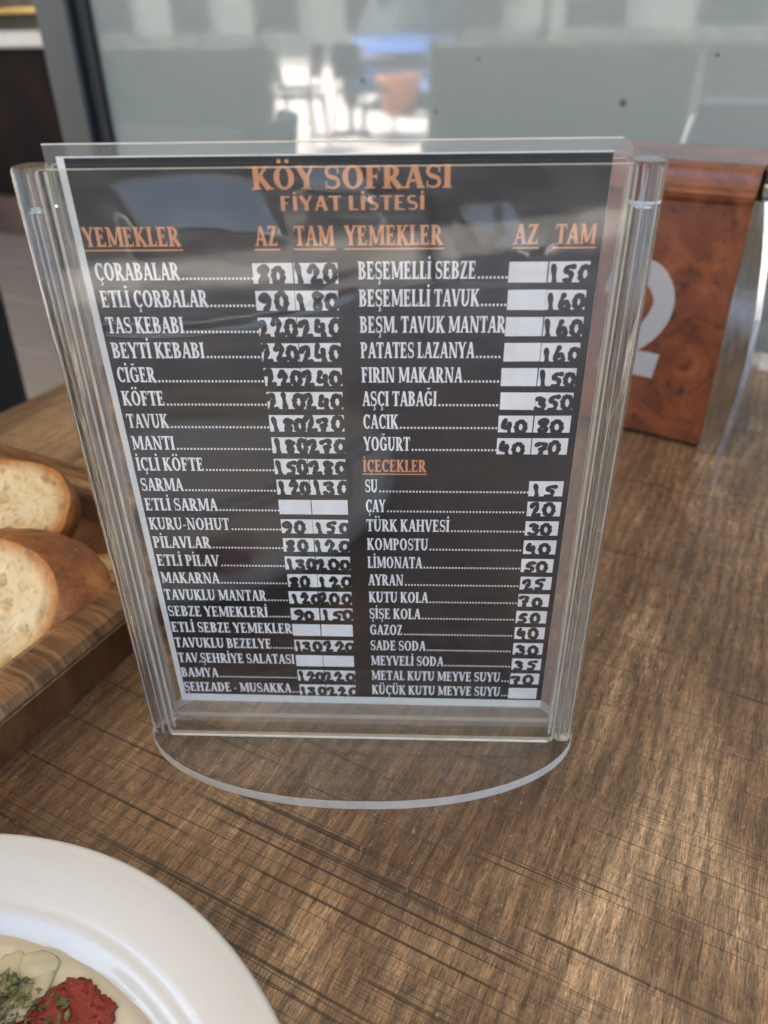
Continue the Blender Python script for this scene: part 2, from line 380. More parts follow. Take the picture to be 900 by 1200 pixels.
# ================================================================== TABLE
tab = thing('restaurant_table', 'brown rustic wood-look restaurant table carrying the menu stand', 'table', frameM(0, 0))
b = MB(); b.box(-.425, -.55, -.035, .85, .52, 0, bev=.0015); b.build('tabletop', MAT['table'], tab)
legm = flat('black_table_leg', (.02, .02, .02), .4)
for (u, v) in ((-.35, -.48), (.78, -.48), (-.35, .45), (.78, .45)):
    b = MB(); b.box(u-.025, v-.025, FZ+.006, u+.025, v+.025, -.035); b.build('leg', legm, tab)

# ================================================================== MENU STAND
st = thing('menu_stand', 'clear acrylic menu stand on a curved base, standing on the table', 'menu stand')
PW = .0802
def rounded(x0, z0, x1, z1, r, n=5):
    pts = []
    for cx, cz, a0 in ((x1-r, z1-r, 0), (x0+r, z1-r, 90), (x0+r, z0+r, 180), (x1-r, z0+r, 270)):
        for k in range(n+1):
            a = R(a0+90*k/n); pts.append((cx+r*math.cos(a), cz+r*math.sin(a)))
    return pts
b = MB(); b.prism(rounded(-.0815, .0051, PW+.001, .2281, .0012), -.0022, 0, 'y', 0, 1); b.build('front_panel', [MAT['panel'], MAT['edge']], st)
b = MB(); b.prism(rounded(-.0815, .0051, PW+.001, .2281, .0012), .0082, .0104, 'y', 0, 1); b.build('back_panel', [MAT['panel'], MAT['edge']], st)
def side_rod(sx):
    b = MB(); n = 40; rx, ry = .0046, .0066; cx = sx*.0853; cyy = .0041
    ring = [(cx+rx*math.copysign(abs(math.cos(2*math.pi*k/n))**.8, math.cos(2*math.pi*k/n)), cyy+ry*math.copysign(abs(math.sin(2*math.pi*k/n))**.8, math.sin(2*math.pi*k/n))) for k in range(n)]
    lev = [(.0051, .9), (.0061, 1), (.2275, 1), (.2285, .9)]
    vs = []; fs = []
    for z, s_ in lev: vs += [(cx+(x-cx)*s_, cyy+(y-cyy)*s_, z) for x, y in ring]
    for i in range(3): fs += [[i*n+k, i*n+(k+1) % n, (i+1)*n+(k+1) % n, (i+1)*n+k] for k in range(n)]
    b.add(vs, fs, 0, True); b.add(vs, [list(range(n))[::-1], [3*n+k for k in range(n)]], 0)
    # hollow bores (inward facing surfaces)
    for ox, oy, rr in ((-.0003, -.0026, .0019), (.0004, .0024, .0022)):
        m_ = 20; zz = (.010, .2165); vv = []
        for z in zz: vv += [(cx+ox*sx+rr*math.cos(2*math.pi*k/m_), cyy+oy+rr*math.sin(2*math.pi*k/m_), z) for k in range(m_)]
        b.add(vv, [[k, m_+k, m_+(k+1) % m_, (k+1) % m_] for k in range(m_)], 0, True)
        b.add(vv, [list(range(m_)), [m_+k for k in range(m_)][::-1]], 0)
    return b
for sx in (-1, 1):
    rod = side_rod(sx).build('side_rod', MAT['rod'], st)
    for (ox, oy, w_) in ((-.0050, -.0024, .00048), (.0043, -.0016, .00030), (-.0016, -.0062, .00024), (.0022, -.0060, .00016), (-.0034, .0040, .0005)):  # pale strips painted in as the bright highlights along the rod
        b = MB(); x = sx*.0853+ox*sx; b.box(x-w_, .0041+oy-.0002, .0054, x+w_, .0041+oy+.0002, .2272, bev=.0001); b.build('highlight_strip', MAT['edge'], rod)
pts = []
N = 64
for k in range(N):
    a = 2*math.pi*k/N; c_, s_ = math.cos(a), math.sin(a)
    pts.append((.0905*math.copysign(abs(c_)**.92, c_), .004+.0378*math.copysign(abs(s_)**1.12, s_)))
b = MB(); n = N
lv = [(.0002, .998), (.0004, 1), (.0048, 1), (.0050, .998)]
vs = []
for z, s_ in lv: vs += [(x*s_, .004+(y-.004)*s_, z) for x, y in pts]
b.add(vs, [list(range(n))[::-1], [3*n+k for k in range(n)]], 0)
for i in range(3): b.add(vs, [[i*n+k, i*n+(k+1) % n, (i+1)*n+(k+1) % n, (i+1)*n+k] for k in range(n)], 1, True)
b.build('base', [MAT['base'], MAT['edge']], st)
# small raised bead where front panel meets the base
b = MB(); b.tube((-.080, -.0026, .0057), (.079, -.0026, .0057), .0006, 8); b.build('glue_bead', MAT['edge'], st)

# ================================================================== MENU CARD
card = thing('menu_card', 'laminated black price list with white and orange lettering inside the stand', 'menu card', Matrix.Translation((0, .0042, 0)))
YC = 0.0
def card_sheet(name, x0, z0, x1, z1, y, mat, th=.00002):
    b = MB(); b.box(x0*MM, y, z0*MM, x1*MM, y+th, z1*MM); return b.build(name, mat, card)
def card_quad(name, pts, y, th, mat):
    b = MB(); b.prism([(x*MM, z*MM) for x, z in pts], y, y+th, 'y'); return b.build(name, mat, card)
card_quad('paper', [(-75.7, 18.8), (75.9, 18.0), (75.8, 230.6), (-77.6, 230.6)], .0002, .0001, MAT['paper'])
card_quad('black_print', [(-73.5, 22.9), (75.8, 22.4), (75.7, 230.2), (-75.4, 230.2)], .00012, .00002, MAT['print_black'])
# laminating film: gently wavy sheet, with a clear margin outside the paper
def wave(x, z):
    d = .00045*noise.noise(Vector((x*17, z*13, 3.1)))
    for (px, pz, a, sx, sz) in ((57, 203, .0012, 6, 6), (-5, 206, -.0004, 20, 10)):
        d += a*math.exp(-((x*1000-px)/sx)**2-((z*1000-pz)/sz)**2)
    # lifted pockets that tilt the film up towards the sky
    for (px, hw, zt, run, sl) in ((-44, 24, 225, 15, .185), (41, 9, 218, 13, .17), (-2, 10, 227, 8, .16)):
        zt_ = zt+2.5*noise.noise(Vector((x*60, 1.7, px)))
        t2 = zt_-z*1000
        pr = sl*t2 if 0 < t2 < run else (sl*run*max(0, 1-(t2-run)/7.0) if t2 >= run else 0)
        q_ = abs(x*1000-px+.35*(z*1000-zt))/hw
        win = 1 if q_ < .7 else (max(0, 1-(q_-.7)/.3) if q_ < 1 else 0)
        d += pr*win*win*(3-2*win)*MM*(1+.18*noise.noise(Vector((x*90, z*90, 5))))
    # creases
    t_ = (x*1000+60)/70.0
    zc = 178+14*t_*t_
    if -75 < x*1000 < 5: d += .0009*math.exp(-((z*1000-zc)/2.2)**2)
    zc2 = 112+26*((x*1000+75)/75.0)**2
    if -80 < x*1000 < 8: d += .0011*math.exp(-((z*1000-zc2)/2.4)**2)
    return d
def film(name, x0, z0, x1, z1, y, mat, holes=None, nx=110, nz=150, rnd=.004):
    b = MB(); vs = []; fs = []
    for j in range(nz+1):
        for i in range(nx+1):
            x = x0+(x1-x0)*i/nx; z = z0+(z1-z0)*j/nz
            vs.append((x, y-max(-.0004, wave(x, z)) if y < .0001 else y, z))
    for j in range(nz):
        for i in range(nx):
            x = x0+(x1-x0)*(i+.5)/nx; z = z0+(z1-z0)*(j+.5)/nz
            ex, ez = x1-x, z1-z
            if ex < rnd and ez < rnd and (rnd-ex)**2+(rnd-ez)**2 > rnd*rnd: continue
            a = j*(nx+1)+i; mi = 0 if (-.0772 < x < .0757 and .019 < z < .2302) else 1
            b.add([], [], 0); b.f.append([a, a+1, a+nx+2, a+nx+1]); b.mi.append(mi); b.sm.append(True)
    b.v = vs
    return b.build(name, mat, card)
film('laminating_film', -.0803, .0075, .0802, .2338, -.0009, [MAT['lam'], MAT['lam_edge']])
b = MB(); b.tube((-.0803, -.0008, .2338), (.0775, -.0008, .2338), .00022, 6); b.build('film_edge', MAT['edge'], card)

# ---- letters drawn as strokes -------------------------------------------------
S, T_, SH, SO = .215, .105, .075, .07
def rect(x0, y0, x1, y1): return [[(x0, y0), (x1, y0), (x1, y1), (x0, y1)]]
def ring(cx, cy_, rx, ry, sx, sy, a0, a1, n=14):
    out = []
    for k in range(n):
        a, b_ = R(a0+(a1-a0)*k/n), R(a0+(a1-a0)*(k+1)/n)
        def o(t, q=0): return (cx+(rx-sx*q)*math.cos(t), cy_+(ry-sy*q)*math.sin(t))
        out.append([o(a, 1), o(a), o(b_), o(b_, 1)] if a1 > a0 else [o(a), o(a, 1), o(b_, 1), o(b_)])
    return out
def ribbon(pts, ws):
    out = []; n = len(pts); L = []
    for i in range(n):
        p = pts[max(i-1, 0)]; q = pts[min(i+1, n-1)]; dx, dy = q[0]-p[0], q[1]-p[1]; l = math.hypot(dx, dy) or 1
        nx, ny = -dy/l, dx/l; w_ = ws[i] if isinstance(ws, list) else ws
        L.append(((pts[i][0]-nx*w_/2, pts[i][1]-ny*w_/2), (pts[i][0]+nx*w_/2, pts[i][1]+ny*w_/2)))
    for i in range(n-1): out.append([L[i][0], L[i+1][0], L[i+1][1], L[i][1]])
    return out
def diag(x0, y0, x1, y1, w_): return [[(x0-w_/2, y0), (x0+w_/2, y0), (x1+w_/2, y1), (x1-w_/2, y1)]]
def stem(x, sf, w_=S, top=True, bot=True):
    o = [rect(x, 0, x+w_, 1)]
    if sf:
        if bot: o.append(rect(x-SO, 0, x+w_+SO, SH))
        if top: o.append(rect(x-SO, 1-SH, x+w_+SO, 1))
    return o
def foot(x, y, w_=.14): return rect(x-w_, y, x+w_, y+SH)
def glyph(ch, sf=True):
    """list of primitives (each a list of polygons) and the advance width; cap height 1"""
    m_ = {'Ç': 'C', 'Ş': 'S', 'Ğ': 'G', 'İ': 'I', 'Ö': 'O', 'Ü': 'U'}
    g = m_.get(ch, ch); P = []; l = .09
    if g == 'A':
        P = [diag(.13, 0, .40, 1, T_+.01), diag(.66, 0, .42, 1, S), rect(.2, .28, .6, .28+T_)]; w_ = .80
        if sf: P += [foot(.13, 0, .12), foot(.66, 0, .15)]
    elif g == 'B':
        P = stem(l, sf)+[rect(l, 1-T_, .36, 1), rect(l, .49, .38, .49+T_), rect(l, 0, .38, T_),
             ring(.34, .77, .28, .23, S*.85, T_, -90, 90), ring(.36, .285, .32, .285, S, T_, -90, 90)]; w_ = .74
    elif g == 'C' or g == 'G':
        P = [ring(.43, .5, .38, .515, S, T_, 42, 318, 22)]
        if sf: P += [rect(.66, .66, .72, 1.0)]
        w_ = .76
        if g == 'G': P += [rect(.56, 0.06, .56+S, .46)]; P += [rect(.46, .44, .82, .5)] if sf else [rect(.45, .40, .7, .5)]; w_ = .86
    elif g == 'D':
        P = stem(l, sf)+[rect(l, 1-T_, .36, 1), rect(l, 0, .36, T_), ring(.34, .5, .44, .5, S, T_, -90, 90, 18)]; w_ = .86
    elif g in 'EF':
        P = stem(l, sf)+[rect(l, 1-T_, .58, 1), rect(l, .47, .48, .47+T_)]
        if sf: P += [rect(.53, .76, .59, 1), rect(.44, .38, .49, .66)]
        w_ = .66
        if g == 'E': P += [rect(l, 0, .62, T_)]+([rect(.57, 0, .63, .25)] if sf else []); w_ = .70
        elif sf: P += [rect(l-SO, 0, l+S+SO+.03, SH)]
    elif g == 'H': P = stem(l, sf)+stem(.58, sf)+[rect(l, .46, .7, .46+T_)]; w_ = .90
    elif g == 'I': P = stem(l, sf); w_ = .40
    elif g == 'K':
        P = stem(l, sf)+[ribbon([(.25, .42), (.62, 1)], T_+.02), ribbon([(.34, .56), (.68, 0)], S)]; w_ = .82
        if sf: P += [rect(.48, 1-SH, .76, 1), rect(.52, 0, .84, SH)]
    elif g == 'L': P = stem(l, sf)+[rect(l, 0, .58, T_)]+([rect(.53, 0, .59, .27)] if sf else []); w_ = .64
    elif g == 'M':
        P = [rect(.14, 0, .14+T_, 1), rect(.82, 0, .82+S, 1), diag(.22, 1, .52, .08, S*.95), diag(.84, 1, .54, .08, T_)]; w_ = 1.10
        if sf: P += [foot(.18, 0, .12), rect(.03, 1-SH, .3, 1), foot(.91, 0, .16), rect(.8, 1-SH, 1.07, 1)]
    elif g == 'N':
        P = [rect(.14, 0, .14+T_, 1), rect(.70, 0, .70+T_, 1), diag(.2, 1, .70, 0, S)]; w_ = .92
        if sf: P += [foot(.18, 0, .12), rect(.02, 1-SH, .28, 1), rect(.6, 1-SH, .89, 1)]
    elif g == 'O': P = [ring(.44, .5, .39, .515, S, T_, 0, 360, 28)]; w_ = .88
    elif g in 'PR':
        P = stem(l, sf)+[rect(l, 1-T_, .36, 1), rect(l, .43, .36, .43+T_), ring(.34, .715, .31, .285, S*.95, T_, -90, 90)]; w_ = .70
        if g == 'R': P += [ribbon([(.38, .46), (.68, 0)], S)]+([rect(.55, 0, .82, SH)] if sf else []); w_ = .80
    elif g == 'S':
        pts_ = []; ws = []
        for k in range(29):
            t_ = k/28
            if t_ < .5: a = R(40+(270-40)*t_*2); pts_.append((.335+.215*math.cos(a), .735+.225*math.sin(a))); 
            else: a = R(90-(90+140)*(t_-.5)*2); pts_.append((.335+.225*math.cos(a), .265+.225*math.sin(a)))
            ws.append(.085+.11*math.exp(-((t_-.5)/.13)**2)+.05*math.exp(-((t_-.25)/.1)**2)+.05*math.exp(-((t_-.75)/.1)**2))
        P = [ribbon(pts_, ws)]; w_ = .66
        if sf: P += [rect(.52, .68, .575, 1.0), rect(.08, 0.0, .135, .32)]
    elif g == 'T':
        P = [rect(.28, 0, .28+S, 1), rect(.04, 1-T_, .70, 1)]; w_ = .74
        if sf: P += [rect(.18, 0, .56, SH), rect(.03, .74, .09, 1), rect(.65, .74, .71, 1)]
    elif g == 'U':
        P = [rect(l, .3, l+S, 1), rect(.62, .3, .62+T_, 1), ring(.40, .33, .31, .345, S*.9, T_+.02, 180, 360, 14)]; w_ = .84
        if sf: P += [rect(l-SO, 1-SH, l+S+SO, 1), rect(.53, 1-SH, .80, 1)]
    elif g == 'V':
        P = [diag(.13, 1, .38, 0, S), diag(.66, 1, .40, 0, T_)]; w_ = .78
        if sf: P += [rect(-.01, 1-SH, .28, 1), rect(.54, 1-SH, .79, 1)]
    elif g == 'Y':
        P = [ribbon([(.12, 1), (.39, .42)], S), ribbon([(.66, 1), (.42, .46)], T_), rect(.30, 0, .30+S, .5)]; w_ = .78
        if sf: P += [rect(-.01, 1-SH, .28, 1), rect(.54, 1-SH, .79, 1), rect(.22, 0, .57, SH)]
    elif g == 'Z':
        P = [rect(.08, 1-T_, .62, 1), rect(.06, 0, .62, T_), diag(.15, 0, .52, 1, S)]; w_ = .70
        if sf: P += [rect(.08, .78, .14, 1), rect(.57, 0, .63, .24)]
    elif g == '-': P = [rect(.05, .3, .33, .40)]; w_ = .38
    elif g == '.': P = [rect(.04, 0, .2, .16)]; w_ = .24
    else: w_ = .28
    if ch in 'İ': P += [ring(l+S/2, 1.2, .09, .1, .089, .099, 0, 360, 10)]
    if ch in 'ÖÜ':
        cx = w_/2
        for d in (-.15, .15): P += [ring(cx+d, 1.2, .085, .095, .084, .094, 0, 360, 10)]
    if ch in 'ÇŞ':
        cx = .36 if ch == 'Ş' else .42
        P += [ribbon([(cx, .02), (cx+.02, -.1), (cx+.1, -.15), (cx+.06, -.25), (cx-.08, -.27)], [.07, .07, .08, .09, .05])]
    if ch == 'Ğ': P += [ring(.44, 1.3, .18, .18, .05, .08, 200, 340, 10)]
    return P, w_
LAYER = 0
def put_text(b, txt, x0, x1, z, h, sf=True, bold=1., sq=None):
    """draw txt between x0 and x1 (mm), baseline z, cap height h (mm)"""
    gl = [glyph(c, sf) for c in txt]; tot = sum(w_ for _, w_ in gl)
    k = (x1-x0)/tot; x = 0
    for P, w_ in gl:
        for li, prim in enumerate(P):
            y = -.000035-li*.000004
            for poly in prim:
                vs = [((x0+(x+p[0])*k)*MM, y, (z+p[1]*h)*MM) for p in poly]
                b.add(vs, [list(range(len(vs)))])
        x += w_
def bar(b, x0, z0, x1, z1, y=-.000035):
    b.add([(x0*MM, y, z0*MM), (x1*MM, y, z0*MM), (x1*MM, y, z1*MM), (x0*MM, y, z1*MM)], [[0, 1, 2, 3]])
LEFT = [
 ('ÇORABALAR', -47.8, ('80', '120')),
 ('ETLİ ÇORBALAR', -40.4, ('90', '180')),
 ('TAS KEBABI', -49.1, ('220', '240')),
 ('BEYTİ KEBABI', -43.8, ('220', '240')),
 ('CİĞER', -60.8, ('220', '240')),
 ('KÖFTE', -59.4, ('210', '240')),
 ('TAVUK', -59.4, ('180', '270')),
 ('MANTI', -58.7, ('180', '270')),
 ('İÇLİ KÖFTE', -49.9, ('150', '280')),
 ('SARMA', -58.4, ('120', '130')),
 ('ETLİ SARMA', -47.3, ('', '')),
 ('KURU-NOHUT', -44.0, ('90', '150')),
 ('PİLAVLAR', -52.0, ('80', '120')),
 ('ETLİ PİLAV', -49.9, ('130', '200')),
 ('MAKARNA', -51.0, ('80', '120')),
 ('TAVUKLU MANTAR', -33.8, ('120', '200')),
 ('SEBZE YEMEKLERİ', -34.0, ('90', '150')),
 ('ETLİ SEBZE YEMEKLER', -25.2, ('', '')),
 ('TAVUKLU BEZELYE', -34.2, ('130', '220')),
 ('TAV.ŞEHRİYE SALATASI', -25.5, ('', '')),
 ('BAMYA', -57.9, ('120', '220')),
 ('ŞEHZADE - MUSAKKA', -28.2, ('130', '220')),
]
RIGHT = [
 ('BEŞEMELLİ SEBZE', 40.3, ('', '150')),
 ('BEŞEMELLİ TAVUK', 41.7, ('', '160')),
 ('BEŞM. TAVUK MANTAR', 50.0, ('', '160')),
 ('PATATES LAZANYA', 41.0, ('', '160')),
 ('FIRIN MAKARNA', 37.6, ('', '150')),
 ('AŞÇI TABAĞI', 29.7, ('', '350')),
 ('CACIK', 17.2, ('40', '80')),
 ('YOĞURT', 21.1, ('40', '70')),
 (None, 0.0, ('', '')),
 ('SU', 9.9, ('15', '')),
 ('ÇAY', 12.5, ('20', '')),
 ('TÜRK KAHVESİ', 35.3, ('30', '')),
 ('KOMPOSTU', 27.8, ('40', '')),
 ('LİMONATA', 25.7, ('50', '')),
 ('AYRAN', 18.8, ('25', '')),
 ('KUTU KOLA', 28.2, ('70', '')),
 ('ŞİŞE KOLA', 25.4, ('50', '')),
 ('GAZOZ', 18.4, ('40', '')),
 ('SADE SODA', 27.6, ('30', '')),
 ('MEYVELİ SODA', 34.9, ('35', '')),
 ('METAL KUTU MEYVE SUYU', 58.2, ('70', '')),
 ('KÜÇÜK KUTU MEYVE SUYU', 58.7, ('', '')),
]

Z0, DZ, CH = 196.5, 8.19, 5.15
def zrow(i): return Z0-DZ*i
for side, rows in ((0, LEFT), (1, RIGHT)):
    xs = -73.6+i*.04 if side == 0 else 4.7+i*.035
    for i, (txt, xe, pr) in enumerate(rows):
        if txt is None: continue
        wb = MB(); put_text(wb, txt, xs, xe, zrow(i), CH)
        stop = (-25.0+i*.04) if side == 0 else (49.9 if i < 8 else 62.1)
        x = xe+.5
        while x < stop-.4: bar(wb, x, zrow(i), x+.62, zrow(i)+.72); x += 1.16
        wb.build('dish_name', MAT['ink_white'], card).location = (0, .00012, 0)
def orange(name, ob): ob.build(name, MAT['ink_orange'], card).location = (0, .00012, 0)
ob = MB(); put_text(ob, 'KÖY SOFRASI', -23.6, 32.6, 221.6, 6.0); orange('title', ob)
ob = MB(); put_text(ob, 'FİYAT LİSTESİ', -16.2, 25.3, 215.9, 3.9, False); orange('subtitle', ob)
for txt, xa, xb in (('YEMEKLER', -74.8, -46.0), ('AZ', -24.3, -17.3), ('TAM', -12.8, -1.0), ('YEMEKLER', 1.9, 30.3), ('AZ', 50.3, 57.6), ('TAM', 62.2, 73.9)):
    ob = MB(); put_text(ob, txt, xa, xb, 206.3, 5.5); bar(ob, xa-.2, 205.0, xb+.3, 205.45); orange('heading', ob)
ob = MB(); put_text(ob, 'İÇECEKLER', 4.9, 26.6, zrow(8), 4.7); bar(ob, 4.7, zrow(8)-1.1, 26.9, zrow(8)-.7); orange('heading', ob)

# ---- price boxes with marker figures
DG = {
 '0': [[(.5+.42*math.cos(R(a)), .5+.48*math.sin(R(a))) for a in range(100, 471, 24)]],
 '1': [[(.38, 1), (.48, .5), (.55, 0)]],
 '2': [[(.08, .72), (.22, .98), (.5, 1), (.68, .8), (.58, .5), (.35, .1), (.5, .05), (.95, .06)]],
 '3': [[(.1, .9), (.45, 1), (.7, .82), (.38, .56), (.75, .4), (.7, .08), (.35, -.02), (.05, .12)]],
 '4': [[(.3, 1), (.12, .42), (.4, .36), (.75, .5)], [(.72, .72), (.72, .3), (.8, -.12)]],
 '5': [[(.92, .95), (.4, .92), (.25, .62), (.6, .55), (.75, .3), (.55, .02), (.1, .06)]],
 '6': [[(.35, 1), (.12, .5), (.2, .1), (.6, .0), (.85, .25), (.6, .5), (.25, .3)]],
 '7': [[(.05, .85), (.4, .98), (.85, .9), (.6, .5), (.5, 0)], [(.4, .48), (.85, .52)]],
 '8': [[(.8, .82), (.5, 1), (.2, .82), (.4, .55), (.72, .25), (.5, 0), (.2, .2), (.45, .5), (.8, .82)]],
 '9': [[(.75, .75), (.4, .98), (.12, .75), (.4, .5), (.75, .7), (.72, .3), (.4, -.02)]],
}
rnd = random.Random(5)
def smooth_path(p):
    out = []
    for i in range(len(p)-1):
        p0 = p[max(i-1, 0)]; p1 = p[i]; p2 = p[i+1]; p3 = p[min(i+2, len(p)-1)]
        for k in range(4):
            t_ = k/4; f = lambda a, b_, c, d: .5*((2*b_)+(-a+c)*t_+(2*a-5*b_+4*c-d)*t_*t_+(-a+3*b_-3*c+d)*t_**3)
            out.append((f(p0[0], p1[0], p2[0], p3[0]), f(p0[1], p1[1], p2[1], p3[1])))
    out.append(p[-1]); return out
def marker_number(txt, x0, x1, z0, z1, wdt):
    b = MB(); n = len(txt); dw = (x1-x0)/n; lay = 0
    for i, c in enumerate(txt):
        jx, jz = rnd.uniform(-.25, .25), rnd.uniform(-.35, .25); sx = rnd.uniform(.78, .95); sz = rnd.uniform(.82, 1.02); sl = rnd.uniform(-.15, .12)
        for path in DG[c]:
            q = [(x0+dw*i+dw*(.06+px*sx*.86)+jx+sl*pz*dw*.4, z0+(z1-z0)*pz*sz+jz) for px, pz in path]
            q = smooth_path(q); ww = [wdt*(1+.22*math.sin(k*.9+i*2)+rnd.uniform(-.06, .06)) for k in range(len(q))]
            y = -lay*.000003; lay += 1
            for poly in ribbon(q, ww): b.add([(p[0]*MM, y, p[1]*MM) for p in poly], [[0, 1, 2, 3]])
            for kk in range(0, len(q)):
                y2 = -.00002-lay*.000003-kk*.0000004; p = q[kk]; r_ = ww[kk]/2
                b.add([((p[0]+r_*math.cos(a*math.pi/4))*MM, y2, (p[1]+r_*math.sin(a*math.pi/4))*MM) for a in range(8)], [list(range(8))])
            lay += 1
    return b
def price_box(x0, x1, i, val, k):
    z0, z1 = zrow(i)-1.15, zrow(i)+4.85
    j = rnd.uniform(-.15, .15)
    b = MB(); b.prism([((x0+j)*MM, z0*MM), ((x1+j)*MM, (z0+rnd.uniform(-.12, .12))*MM), ((x1+j)*MM, (z1+rnd.uniform(-.1, .1))*MM), ((x0+j+rnd.uniform(-.1, .1))*MM, z1*MM)], .00004, .0001, 'y')
    o = b.build('price_box', MAT['cell'], card)
    if val:
        w3 = (x1-x0)*(1.08 if len(val) == 3 else .80); off = rnd.uniform(-.3, .6)+(.9 if len(val) == 2 else 0)
        big = 1.04 if (k == 0 and i < 10) else .96
        h_ = marker_number(val, x0+off-.2, x0+off-.2+w3, z0+.2, z0+.2+5.0*big, 1.6 if k == 0 and i < 10 else 1.5).build('marker_number', MAT['marker'], o)
        h_.location = (0, .000015, 0)
for i, (txt, xe, pr) in enumerate(LEFT):
    a = -25.9+i*.055; c = -.6-i*.035
    price_box(a, -13.95, i, pr[0], 0); price_box(-13.65, c, i, pr[1], 0)
for i, (txt, xe, pr) in enumerate(RIGHT):
    if txt is None: continue
    if i < 8: price_box(49.9, 61.1, i, pr[0], 1); price_box(61.4, 73.2, i, pr[1], 1)
    else: price_box(62.1, 73.7, i, pr[0], 1)

# ================================================================== BREAD BASKET
bk = thing('bread_basket', 'brown wooden bread box at the left edge of the table', 'bread basket', frameM(0, 0))
BU0, BU1, BV0, BV1, BH, TH = -.335, -.127, -.118, .086, .031, .0185
def wall(name, prof, p0, p1, ax):
    b = MB(); b.prism(prof, p0, p1, ax, 0); return b
def rim_prof(s_, o):   # cross-section: outer face leans out slightly, rounded rim
    return [(o, .024), (o+s_*.0035, .0245), (o+s_*.0045, .027), (o+s_*.003, .0315), (o-s_*.001, .0335), (o-s_*.011, .0335), (o-s_*.0155, .0315), (o-s_*.0165, .028), (o-s_*.0165, .024)]
def side_prof(s_, o): return [(o-s_*.001, .0), (o+s_*.0015, .0238), (o-s_*.014, .0238), (o-s_*.014, .0)]
gold = flat('pale_edge_banding', (.42, .24, .10), .4, .15, 200, 0)
def flip(p): return p
for (nm, s_, o, a, c, ax) in (('side_board', 1, BU1, BV0, BV1, 'y'), ('side_board', -1, BU0, BV0, BV1, 'y'), ('end_board', 1, BV1, BU0+.014, BU1-.014, 'x'), ('end_board', -1, BV0, BU0+.014, BU1-.014, 'x')):
    b = MB(); b.prism(side_prof(s_, o), a, c, ax); bo = b.build(nm, MAT['box_side'], bk)
    b = MB(); b.prism(rim_prof(s_, o), a-(.0005 if ax == 'y' else -.003), c+(.0005 if ax == 'y' else -.003), ax, smooth=False); b.build('rim', MAT['box_rim'], bk)
    b = MB(); b.prism([(o+s_*.0036, .0236), (o+s_*.0040, .0243), (o-s_*.002, .0243), (o-s_*.002, .0236)] , a, c, ax); b.build('edge_strip', gold, bo)
b = MB(); b.box(BU0+.012, BV0+.012, .001, BU1-.012, BV1-.012, .006); b.build('bottom_board', MAT['box_in'], bk)

# ================================================================== BREAD
def bread(name, label, loc, nrm, upr, a, b_, th, grow, seed, group='slices of white bread in the wooden box', expo=2.2, pores=()):
    n_ = Vector(nrm).normalized(); ux = Vector(upr).cross(n_).normalized(); uy = n_.cross(ux)
    M = Matrix((ux, uy, n_)).transposed().to_4x4(); M.translation = Vector(loc)
    t = thing(name, label, 'bread', M, group)
    NR, NA = 60, 150
    def rad(an, s_=1.):
        c_, s2 = math.cos(an), math.sin(an)
        r = (abs(c_/a)**expo+abs(s2/b_)**expo)**(-1/expo)
        return r*s_*(1+.035*noise.noise(Vector((c_*1.6, s2*1.6, seed)))+.012*noise.noise(Vector((c_*7, s2*7, seed+3))))
    vs = []; rim = []
    for i in range(NR+1):
        for k in range(NA):
            an = 2*math.pi*k/NA; s_ = i/NR; r = rad(an)*s_; x, y = r*math.cos(an), r*math.sin(an)
            p = Vector((x, y, seed))
            z = .0009*noise.noise(p*60)+.0003*noise.noise(p*260)+.0004*noise.noise(p*700)
            h = noise.noise(Vector((x*150, y*190, seed+9)))
            if h > .28: z -= (h-.28)*.008
            h = noise.noise(Vector((x*420, y*420, seed+19)))
            if h > .30: z -= (h-.30)*.0035
            for (px, py, pr) in pores:
                d = math.hypot((x-px)/1.4, y-py)/pr
                if d < 1: z -= pr*.9*(1-d*d)
            z *= min(1, (1-s_)*12+.1)
            vs.append((x, y, z)); rim.append(s_)
    fs = [[i*NA+k, (i+1)*NA+k, (i+1)*NA+(k+1) % NA, i*NA+(k+1) % NA] for i in range(NR) for k in range(NA)]
    b1 = MB(); b1.add(vs, fs, 0, True); o = b1.build('crumb', MAT['crumb'], t)
    at = o.data.attributes.new('rim', 'FLOAT', 'POINT'); at.data.foreach_set('value', rim)
    b2 = MB(); vs = []; NL = 26
    for i in range(NL+1):
        q = i/NL
        if grow > 0: s_ = 1+grow*math.sin(min(q*1.35, 1)*math.pi/2) if q < .74 else (1+grow)*math.sqrt(max(0, 1-((q-.74)/.26)**2)*.96+.0016)
        else: s_ = 1+.03*math.sin(q*math.pi)
        for k in range(NA):
            an = 2*math.pi*k/NA; r = rad(an, s_)
            x, y = r*math.cos(an), r*math.sin(an); z = -th*q+.0004
            d = .0006*noise.noise(Vector((x*120, y*120, z*120+seed)))*(1 if i else 0)+.001*noise.noise(Vector((x*40, y*40, z*40+seed)))*(1 if i else 0)
            vs.append((x*(1+d/.03), y*(1+d/.03), z))
    fs = [[i*NA+k, i*NA+(k+1) % NA, (i+1)*NA+(k+1) % NA, (i+1)*NA+k] for i in range(NL) for k in range(NA)]
    fs.append([NL*NA+k for k in range(NA)])
    b2.add(vs, [f[::-1] for f in fs], 0, True); b2.build('crust', MAT['crust'], t)
    return t
bread('bread_heel', 'rounded loaf end with thick brown crust leaning at the front of the wooden box', (-.1835, .050, .030), (-.26, -.66, .70), (0, .4, .9), .0445, .0335, .034, .28, 2.0,
      pores=((-.002, .004, .0022), (.012, .001, .0012), (.006, -.009, .0014), (-.010, -.004, .0012)))
